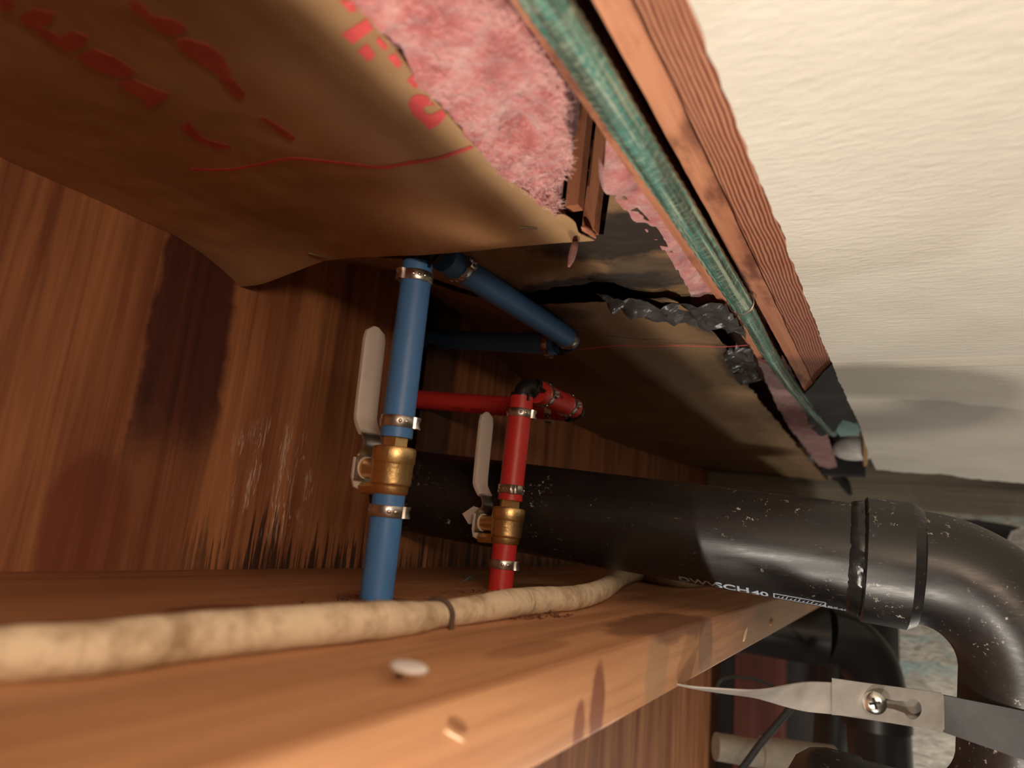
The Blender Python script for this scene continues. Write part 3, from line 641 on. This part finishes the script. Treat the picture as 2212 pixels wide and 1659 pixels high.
fr_ = [([Vector((x0, 0, 0)), Vector((x0 + 40, 0, 0)), Vector((x0 + 40, 1.1, 0)), Vector((x0, 1.1, 0))], [[0, 1, 2, 3]]), ([Vector((x0, 9, 0)), Vector((x0 + 40, 9, 0)), Vector((x0 + 40, 10.1, 0)), Vector((x0, 10.1, 0))], [[0, 1, 2, 3]]),
       ([Vector((x0, 0, 0)), Vector((x0 + 1.1, 0, 0)), Vector((x0 + 1.1, 10, 0)), Vector((x0, 10, 0))], [[0, 1, 2, 3]]), ([Vector((x0 + 39, 0, 0)), Vector((x0 + 40.1, 0, 0)), Vector((x0 + 40.1, 10, 0)), Vector((x0 + 39, 10, 0))], [[0, 1, 2, 3]])]
wht += [on_cyl(f, P0, E_, 44.5, 74, 0) for f in fr_]
sq = []                                                    # illegible small marks inside the printed frame
for k in range(11):
    xa = x0 + 3 + k * 3.2; z1 = 2.4 + (k * 7 % 3); sq.append(([Vector((xa, 2.2, 0)), Vector((xa + .8, 2.2, 0)), Vector((xa + 2.2, z1 + 3, 0)), Vector((xa + 1.4, z1 + 3, 0))], [[0, 1, 2, 3]]))
obj('printed_frame', join(*wht, *[on_cyl(q, P0, E_, 44.5, 74, 0) for q in sq]), M['print'], dp)
word('ABS', 8, 1778, 76, .1); word('4000', 8, 1816, 77, .1)
for t, z, an, so in (('2', 10, 0, 12), ('3', 8, 40, 22), ('I', 5, 52, 6), ('3', 8, 38, 8)): obj('raised_mark', on_cyl(t_at(t, z, .1), H0, E_, 50, an, so), M['cement'], dp)

# ================================================================= HANGER STRAP
hg = empty('pipe_hanger', at(1470, 1483, X=-129), 'grey galvanised hanger strap twisting from the beam corner to the pipe bend, with a screw', 'strap')
def strip(sec, th, mat, name, parent):
    """sec = [(centre, half-width vector)]"""
    cs = spline([c for c, h in sec], 8); hs_ = spline([h for c, h in sec], 8); vs = []; fs = []
    for i, (c, h) in enumerate(zip(cs, hs_)):
        t = (cs[min(i + 1, len(cs) - 1)] - cs[max(i - 1, 0)]).normalized(); n = t.cross(h).normalized() * th / 2
        for a, b in ((-1, -1), (-.5, -1), (0, -1), (.5, -1), (1, -1), (1, 1), (.5, 1), (0, 1), (-.5, 1), (-1, 1)): vs.append(c + h * a + n * b)
    K = 10; N = len(cs)
    for i in range(N - 1):
        for k in range(K): fs.append([i * K + k, i * K + (k + 1) % K, (i + 1) * K + (k + 1) % K, (i + 1) * K + k])
    fs += [list(range(K)), [(N - 1) * K + k for k in range(K)][::-1]]
    return obj(name, (vs, fs), mat, parent)
def hv(x0, y0, x1, y1, D, depth=0.0):
    a = at(x0, y0, D=D); b = at(x1, y1, D=D + depth); return ((a + b) / 2, (b - a) / 2)
a0 = at(1472, 1481, X=-128.5); D0 = a0.x * AX.z + a0.y * AY.z + a0.z * AZ.z
sec = [hv(1462, 1478, 1466, 1480, D0 - 14, 28), hv(1500, 1484, 1503, 1488, D0 - 10, 27), hv(1560, 1488, 1562, 1497, D0 - 8, 27), hv(1620, 1491, 1622, 1505, D0 - 4, 25), hv(1660, 1488, 1655, 1513, D0 + 2, 20), hv(1700, 1480, 1694, 1525, D0 + 10, 12), hv(1745, 1473, 1740, 1536, D0 + 18, 5), hv(1796, 1474, 1794, 1542, D0 + 22, 0), hv(1850, 1478, 1848, 1550, D0 + 26, 0), hv(1960, 1492, 1955, 1566, D0 + 38, 0), hv(2032, 1500, 2030, 1576, D0 + 44, 0)]
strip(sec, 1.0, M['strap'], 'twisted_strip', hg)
DA = D0 + 18; DB = D0 + 36
def pl_(x, y): return at(x, y, D=DA + (DB - DA) * (x - 1797) / 243)
out = [pl_(x, y) for x, y in ((1797, 1465), (1860, 1474), (1960, 1487), (2034, 1497), (2039, 1503), (2040, 1540), (2040, 1574), (2036, 1581), (1990, 1573), (1900, 1558), (1850, 1548), (1797, 1544))]
hole = [pl_(x, y) for x, y in [(1905, 1507), (1935, 1514), (1953, 1514)] + [(1972 + 19 * math.cos(a), 1532 + 22 * math.sin(a)) for a in [math.radians(q) for q in range(-135, 150, 15)]] + [(1953, 1540), (1930, 1532), (1905, 1528)]]
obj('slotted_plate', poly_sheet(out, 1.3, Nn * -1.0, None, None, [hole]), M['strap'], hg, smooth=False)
# strap carried round the bend
cz = C1 + Wd * 30 + E_ * RB; sw = []
for i in range(25):
    a = math.radians(-20 + 200 * i / 24); sw.append((cz + (Nn * math.cos(a) + E_ * math.sin(a)) * 46.4, -Wd * 15.5))
q_ = hv(2033, 1500, 2030, 1578, DB + 3, 0); q_ = (q_[0], -q_[1])
strip([q_] + sw, 1.6, M['band_dark'], 'dark_band', hg)
vs_ = at(1889, 1518, D=DA + 2)
vd = (Vector((0, 0, 0)) - vs_).normalized() * 0.4 + Nn * 0.6; vd.normalize()
sc_ = obj('screw', join(lathe(vs_, vd, [(-14, 2.2), (0.2, 2.3), (0.3, 7.4), (1.2, 7.6), (2.6, 6.6), (3.5, 4.6), (3.9, 2.0), (4.0, .2)], 40)), M['screw'], hg)
u1 = vd.cross(Vector((0, 0, 1))).normalized(); u2 = vd.cross(u1)
def cross_bar(a, b):
    a = (a * .9 + b * .3).normalized(); c = vs_ + vd * 3.9; bb = vd.cross(a)
    p = [c + a * 3.6 + bb * .8, c + a * 3.6 - bb * .8, c - a * 3.6 - bb * .8, c - a * 3.6 + bb * .8]
    return p + [q + vd * .35 for q in p], [[0, 1, 2, 3], [7, 6, 5, 4], [0, 1, 5, 4], [1, 2, 6, 5], [2, 3, 7, 6], [3, 0, 4, 7]]
obj('dark_cross', join(cross_bar(u1, u2), cross_bar(u2, -u1)), M['cement'], sc_)  # raised dark bars, shade of the screw's cross slot put into colour

# ================================================================= WATER LINES
R = 11.1
def clamp(c, t, parent, ear=None, dots=True):
    """stainless pinch clamp round a pipe at c along t; ear = direction of the pinched ear"""
    c = Vector(c); t = Vector(t).normalized(); ear = Vector(ear); ear = (ear - ear.dot(t) * t).normalized(); s = t.cross(ear)
    band = lathe(c, t, [(-3.9, R + .1), (-3.9, R + .9), (-3.5, R + 1.15), (3.5, R + 1.15), (3.9, R + .9), (3.9, R + .1)], 56)
    parts = [band, ([], [])]
    for ang in (50, 72, 94, 118, -50, -74, 200):
        a = math.radians(ang); d = ear * math.cos(a) + s * math.sin(a)
        parts.append(lathe(c + d * (R + .9), d, [(0, 1.5), (.5, 1.35), (.85, .8), (.95, .1)], 12))
    b = obj('pinch_clamp', join(*parts), M['steel'], parent)
    # ear: an arch with a dimple
    vs = []; fs = []; prof = [(-4.6, .6), (-4.2, 2.6), (-3.2, 4.0), (-1.6, 4.5), (0, 3.3), (1.6, 4.5), (3.2, 4.0), (4.2, 2.6), (4.6, .6)]
    for k, (a, h) in enumerate(prof):
        for z in (-3.9, -1.9, 0, 1.9, 3.9):
            hh = h - (1.0 if (z == 0 and abs(a) < 3) else 0) + (.25 if abs(z) > 3 else 0)
            vs.append(c + s * a * (1.0 - .0 * abs(z)) + ear * (R + hh - a * a * .04) + t * z)
    for k in range(len(prof) - 1):
        for z in range(4): i = k * 5 + z; fs.append([i, i + 1, i + 6, i + 5])
    N = len(vs); vs += [v - ear * .7 for v in vs]; fs += [[q + N for q in f][::-1] for f in fs]
    rim = [0, 1, 2, 3, 4] + [5 * k + 4 for k in range(1, 9)] + [43 - 0, 42, 41, 40] + [5 * k for k in range(7, 0, -1)]
    fs += [[rim[k], rim[(k + 1) % len(rim)], rim[(k + 1) % len(rim)] + N, rim[k] + N] for k in range(len(rim))]
    obj('clamp_ear', (vs, fs), M['steel'], b, angle=55)
RT = Vector((0.8726, 0.4799, 0.091)); FW = Vector((-0.488, 0.849, 0.0)).normalized()      # sideways and away, seen by the photographer
def elbow(c, d1, d2, parent, reach=15, r=8.2, name='elbow_fitting'):
    """moulded plastic elbow joining pipes leaving along d1 and d2"""
    d1 = Vector(d1).normalized(); d2 = Vector(d2).normalized(); p = []
    for i in range(13):
        t = i / 12; p.append((1 - t) ** 2 * (c + d1 * reach) + 2 * t * (1 - t) * c + t * t * (c + d2 * reach))
    o = join(tube(p, r, 32), lathe(c + d1 * (reach - 1), d1, [(-2.6, r + .1), (-2.4, r + 2.2), (0, r + 2.6), (1.4, r + 2.4), (1.5, r)], 32), lathe(c + d2 * (reach - 1), d2, [(-2.6, r + .1), (-2.4, r + 2.2), (0, r + 2.6), (1.4, r + 2.4), (1.5, r)], 32))
    for d, q in ((d1, d2), (d2, d1)):
        s = d1.cross(d2).normalized()
        for sg in (-1, 1):
            b = c + d * reach + s * sg * (R + .2); o = join(o, tube([b - d * 2, b + d * 4.5], 1.5, 4))
    return obj(name, o, M['fit'], parent)
def px_on(a, b, y):
    """point of the line a-b that the photographer sees at pixel row y"""
    lo, hi = 0.0, 1.0
    def row(p): q = AX * p.x + AY * p.y + AZ * p.z; return q.y / q.z * F + CY
    for _ in range(40):
        mi = (lo + hi) / 2
        if row(a.lerp(b, mi)) > y: lo = mi
        else: hi = mi
    return a.lerp(b, lo)

def valve(c, axis, ang, label, flag, grip, hlen=97):
    """brass ball valve: c = stem crossing point on the pipe axis"""
    axis = Vector(axis).normalized(); s = (-RT * math.cos(ang) + FW * math.sin(ang)); s = (s - s.dot(axis) * axis).normalized(); w = axis.cross(s)
    v = empty('ball_valve', c - axis * 18, label, 'valve', None)
    body = lathe(c, axis, [(-17.5, 8.5), (-17.2, 11.2), (-16, 12.2), (-12, 12.4), (-11, 12.6), (-10, 13.8), (-8.5, 14.0), (3.0, 14.0), (4, 14.3), (5.2, 14.9), (13.6, 15.0), (15.0, 14.4), (15.6, 12.5), (15.8, 8)], 72)
    obj('valve_body', body, M['brass'], v)
    hx = []; hf = []
    for z, r in ((15.2, 9.3), (23.0, 9.3), (24.2, 8.8)):
        for k in range(6): a = math.radians(60 * k + 18); hx.append(c + axis * z + (s * math.cos(a) + w * math.sin(a)) * r)
    for i in range(2):
        for k in range(6): hf.append([i * 6 + k, i * 6 + (k + 1) % 6, i * 6 + 6 + (k + 1) % 6, i * 6 + 6 + k])
    hf.append([12 + k for k in range(6)]); hf.append([5 - k for k in range(6)])
    obj('hex_neck', (hx, hf), M['brass'], v, smooth=False)
    obj('stem', lathe(c + s * 8, s, [(0, 8.2), (5, 8.0), (8, 7.2), (20.5, 7.1), (20.6, 4)], 40), M['brass'], v)
    obj('packing_ring', lathe(c + s * 27.6, s, [(0, 7.3), (.1, 8.1), (1.4, 8.1), (1.5, 7)], 40), M['vinyl'], v)
    obj('stem_nut', lathe(c + s * 31.4, s, [(0, 7.0), (4.2, 7.0), (4.6, 6.2), (4.7, 3.4), (7.5, 3.2), (7.7, .5)], 6), M['zinc'], v, smooth=False)
    # raised casting marks
    fc = (-s * .1 + FW * -1).normalized(); fc = (fc - fc.dot(axis) * axis).normalized(); sd = axis.cross(fc) * 1.0; mk = []
    t3 = t_at('WOG', 3.6, .1); t4 = t_at('600', 3.6, .1)
    for tx, z0, rr in ((t3, -1.5, 14.0), (t4, -5.6, 14.0), (t_at('3/4', 3.6, .1), -9.7, 14.0)):
        n_ = len(tx[0]); o_ = []
        for lay in (.05, .5):
            for q in tx[0]:
                a = (q.x - 10.5) / rr; o_.append(c + axis * (z0 + q.y) + (fc * math.cos(a) + sd * math.sin(a)) * (rr + lay))
        mk.append((o_, [list(f) for f in tx[1]] + [[i + n_ for i in f] for f in tx[1]]))
    ar = c + axis * 9; a0_ = -.62; mk.append(lathe(ar + (fc * math.cos(a0_) + sd * math.sin(a0_)) * 14.6, fc * math.cos(a0_) + sd * math.sin(a0_), [(0, 1.6), (.7, 1.1), (.9, .1)], 3))
    obj('cast_lettering', join(*mk), M['brass'], v, smooth=False)
    # lever: flat strip bent in the stem/axis plane
    pr_ = [(30.5, -9.5), (30.5, -2), (30.6, 6), (30.0, 9.5), (27.6, 11.8), (25.4, 14.2), (25.2, 17.5), (26.6, 21), (30.5, 26.2), (34, 30.2), (36.6, 34.5), (37.4, 40), (38.2, 60), (39.4, hlen - 1)]
    def P(a, b): return c + s * a + axis * b
    def bar(pts, wid, th, cap=0.0):
        cs = spline([P(*q) for q in pts], 7); N = len(cs); vs = []; fs = []; K = 16
        for i, p in enumerate(cs):
            t = (cs[min(i + 1, N - 1)] - cs[max(i - 1, 0)]).normalized(); n = w.cross(t).normalized(); k = 1.0
            if cap:
                dd = (cs[-1] - p).length; k = min(1.0, math.sqrt(max(0.0, 1 - (1 - min(1, (dd + .3) / cap)) ** 2)))
            for j in range(K):
                a = 2 * math.pi * j / K; ca, sa = math.cos(a), math.sin(a); e = 0.45
                vs.append(p + w * wid / 2 * k * math.copysign(abs(ca) ** e, ca) + n * th / 2 * max(k, .35) * math.copysign(abs(sa) ** e, sa))
        for i in range(N - 1):
            for j in range(K): fs.append([i * K + j, i * K + (j + 1) % K, (i + 1) * K + (j + 1) % K, (i + 1) * K + j])
        return vs, fs + [list(range(K))[::-1], [(N - 1) * K + j for j in range(K)]]
    lv = obj('lever', join(bar(pr_[:10], 16.5, 2.0)), M['zinc'], v, angle=50)
    up = P(38.6, hlen - 30); pg = pr_[8:]; pg[0] = (29.4, 24.8)
    obj('grip', bar(pg, 19.5, 5.4, 9.0), grip, lv)
    # stop plate with tab
    a1 = [P(31.9, -13)] ; st = []
    for (q, z) in ((-8.6, 7), (-8.8, -6), (-6.5, -13.5), (0, -16), (6, -14), (8.8, -7), (8.8, 7)): st.append(c + s * 31.7 + w * q + axis * z)
    plate = poly_sheet(st, 1.8, s)
    if flag: plate = join(plate, poly_sheet([c + s * 31 + axis * -1, c + s * (31 + flag * .6) + axis * -3, c + s * (32 + flag) + axis * 6, c + s * (31 + flag * .45) + axis * 14, c + s * 31 + axis * 12], 1.8, w))
    tag(obj('stop_plate', plate, M['vinyl'], v, smooth=False), 'whitish stop plate')
    obj('stop_tab', tube([P(29.5, -14.2), P(13, -13.6)], 4.6, 6), M['brass'], v)
    return v

# blue line
Bb = at(812, 1297, D=455); Bt = at(903, 570, D=498); bu = (Bt - Bb).normalized()
stem_b = px_on(Bb, Bt, 1014)
valve(stem_b, bu, math.radians(40), 'brass ball valve with long white lever on the blue pipe', 4, M['vinyl'], 107)
lo = empty('blue_water_pipe', Bb, 'short blue plastic water pipe rising from the beam to the nearer brass valve', 'pipe')
obj('pipe_section', tube([Bb - bu * 12, stem_b - bu * 16.5], R, 48), M['blue'], lo)
clamp(px_on(Bb, Bt, 1104), bu, lo, RT)
hi_ = empty('blue_water_pipe', stem_b + bu * 23, 'blue water pipe above the nearer valve, turning at the ceiling and back into the wall', 'pipe')
obj('pipe_section', tube([stem_b + bu * 22, px_on(Bb, Bt, 566)], R, 48), M['blue'], hi_)
clamp(px_on(Bb, Bt, 912), bu, hi_, RT); clamp(px_on(Bb, Bt, 602), bu, hi_, -RT * .8 - FW * .6)
D1 = at(958, 556, D=520); D2 = at(1232, 733, D=722); dd = (D2 - D1).normalized()
obj('pipe_section', tube([D1, D2], R, 48), M['blue'], hi_)
clamp(D1.lerp(D2, .085), dd, hi_, RT * .9 - FW * .7); clamp(D1.lerp(D2, .965), dd, hi_, RT * .3 + FW * .8)
ec = px_on(Bb, Bt, 566) + bu * 15; elbow(ec, -bu, D1 - ec, hi_, 15)
D3 = at(1203, 744, D=744); D4 = at(950, 733, X=-487); d34 = (D4 - D3).normalized(); D5 = D4 + d34 * 50
obj('pipe_section', tube([D3, D5], R, 48), M['blue'], hi_)
clamp(D3.lerp(D4, .06), d34, hi_, Vector((0, 0, -1)) + RT * .5); clamp(D3.lerp(D4, .12), d34, hi_, Vector((0, 0, 1)) - FW) if False else None
elbow(at(1236, 744, D=738), -dd, d34, hi_, 11)
# red line
Rb = at(1080, 1272, D=607); Rt = at(1127, 858, D=645); ru = (Rt - Rb).normalized()
stem_r = px_on(Rb, Rt, 1134)
valve(stem_r, ru, math.radians(36), 'brass ball valve with scuffed white lever on the red pipe', 21, M['vinyl_dirty'], 106)
rl = empty('red_water_pipe', Rb, 'short red plastic water pipe rising from the beam to the farther brass valve', 'pipe')
obj('pipe_section', tube([Rb - ru * 12, stem_r - ru * 16.5], R, 48), M['red'], rl)
clamp(px_on(Rb, Rt, 1219), ru, rl, RT - FW * .3)
rh = empty('red_water_pipe', stem_r + ru * 23, 'red water pipe above the farther valve, with a black elbow, turning back into the wall', 'pipe')
obj('pipe_section', tube([stem_r + ru * 22, Rt], R, 48), M['red'], rh)
clamp(px_on(Rb, Rt, 1058), ru, rh, -FW + RT * .1); clamp(px_on(Rb, Rt, 894), ru, rh, RT - FW * .2)
S1 = at(1160, 846, D=655); S2 = at(1238, 881, D=735); sd_ = (S2 - S1).normalized()
obj('pipe_section', tube([S1, S2], R, 48), M['red'], rh)
clamp(S1.lerp(S2, .16), sd_, rh, RT - FW * .6); clamp(S1.lerp(S2, .80), sd_, rh, RT - FW * .6)
elbow(Rt + ru * 15, -ru, (S1 - Rt - ru * 15), rh, 15)
S3 = at(1222, 888, D=752); S4 = at(918, 864, X=-487); d3 = (S4 - S3).normalized()
obj('pipe_section', tube([S3, S4 + d3 * 50], R, 48), M['red'], rh)
clamp(S3.lerp(S4, .10), d3, rh, Vector((0, 0, -1)) + RT * .3); elbow(at(1248, 888, D=750), -sd_, d3, rh, 9)
def on_pipe(txt, size, p0, e, s0, ang, wref, r=R):
    d = t_at(txt, size, .05); e = e.normalized(); n = (-FW); n = (n - n.dot(e) * e).normalized(); dn = Vector((0, 0, -1)); dn = (dn - dn.dot(e) * e).normalized(); o = []
    for lay in (0, .12):
        for q in d[0]:
            a = math.radians(ang) - q.y / r; o.append(p0 + e * (s0 + q.x) + (n * math.cos(a) + dn * math.sin(a)) * (r + .1 + lay))
    N = len(d[0]); return o, [list(f) for f in d[1]] + [[i + N for i in f] for f in d[1]]
obj('pipe_print', on_pipe('10#1', 6, S1, sd_, 27, 8, 0), M['red_print'], rh); obj('pipe_print', on_pipe('0 4 073    100# 40', 5, S4, -d3, 40, 55, 0), M['red_print'], rh)

# ================================================================= BEHIND AND BELOW
tag(obj('wooden_post', box(*(lambda a, b: (a.x, b.x, 2150, 2230))(at(1585, 1500, Y=2150), at(1692, 1500, Y=2150)), -900, -96, 3), M['post'], smooth=False), 'dark red wooden post behind the strap, under the far end of the beam', 'post')
pb = at(1945, 1500, Y=2280)
tag(obj('dark_backdrop', box(-487, pb.x, 2280, 2300, -1200, -96, 2), M['fit'], smooth=False), 'added black sheet standing in for darkness behind the far pipes, under the beam', 'panel')  # added black sheet in place of the unlit depth under the beam
sp_ = empty('vent_stack', at(1885, 1659, D=1350), 'blurred black pipe with an elbow behind the hanger strap', 'pipe')
v0 = at(1878, 1480, D=1350); rr_ = 57
vp = [at(1905, 1700, D=1350), at(1893, 1500, D=1350)]
el = spline([at(1893, 1500, D=1350), at(1878, 1440, D=1350), at(1838, 1392, D=1350), at(1785, 1374, D=1355)], 10)
obj('upright_pipe', tube([vp[0], vp[1]], rr_, 48), M['abs_far'], sp_); obj('upright_hub', tube([vp[1] + Vector((0, 0, -60)), vp[1] + Vector((0, 0, 6))], rr_ + 5, 48), M['abs_far'], sp_)
obj('bend', tube(el, rr_ - 3, 48), M['abs_far'], sp_)
obj('side_arm', tube([el[-1], el[-1] + (at(1640, 1352, D=1390) - el[-1]).normalized() * 260], rr_, 48), M['abs_far'], sp_)
tag(obj('pipe_stub', tube([at(1795, 1700, D=1560), at(1806, 1530, D=1560), at(1816, 1350, D=1560)], 44, 40), M['abs_far']), 'second blurred black pipe standing left of the vent stack', 'pipe')
tag(obj('white_pipe', tube([at(1546, 1612, D=1000), at(1640, 1628, D=1000), at(1642, 1628, D=1000), at(1800, 1648, D=1000)], [19, 19, 24, 24], 36), M['dull_white']), 'blurred whitish plastic pipe at the bottom, below the strap', 'pipe')
tag(obj('metal_rod', tube([at(1560, 1720, D=850), at(1640, 1610, D=850), at(1712, 1525, D=850)], 4.5, 12), M['tar']), 'thin dark rod slanting in front of the whitish pipe', 'rod')
tag(obj('thin_wire', tube(spline([at(1548, 1500, D=900), at(1556, 1470, D=900), at(1600, 1462, D=900), at(1660, 1478, D=900), at(1700, 1520, D=900)], 8), 2.2, 8), M['abs_far']), 'thin dark wire arching above the strap against the post', 'wire')
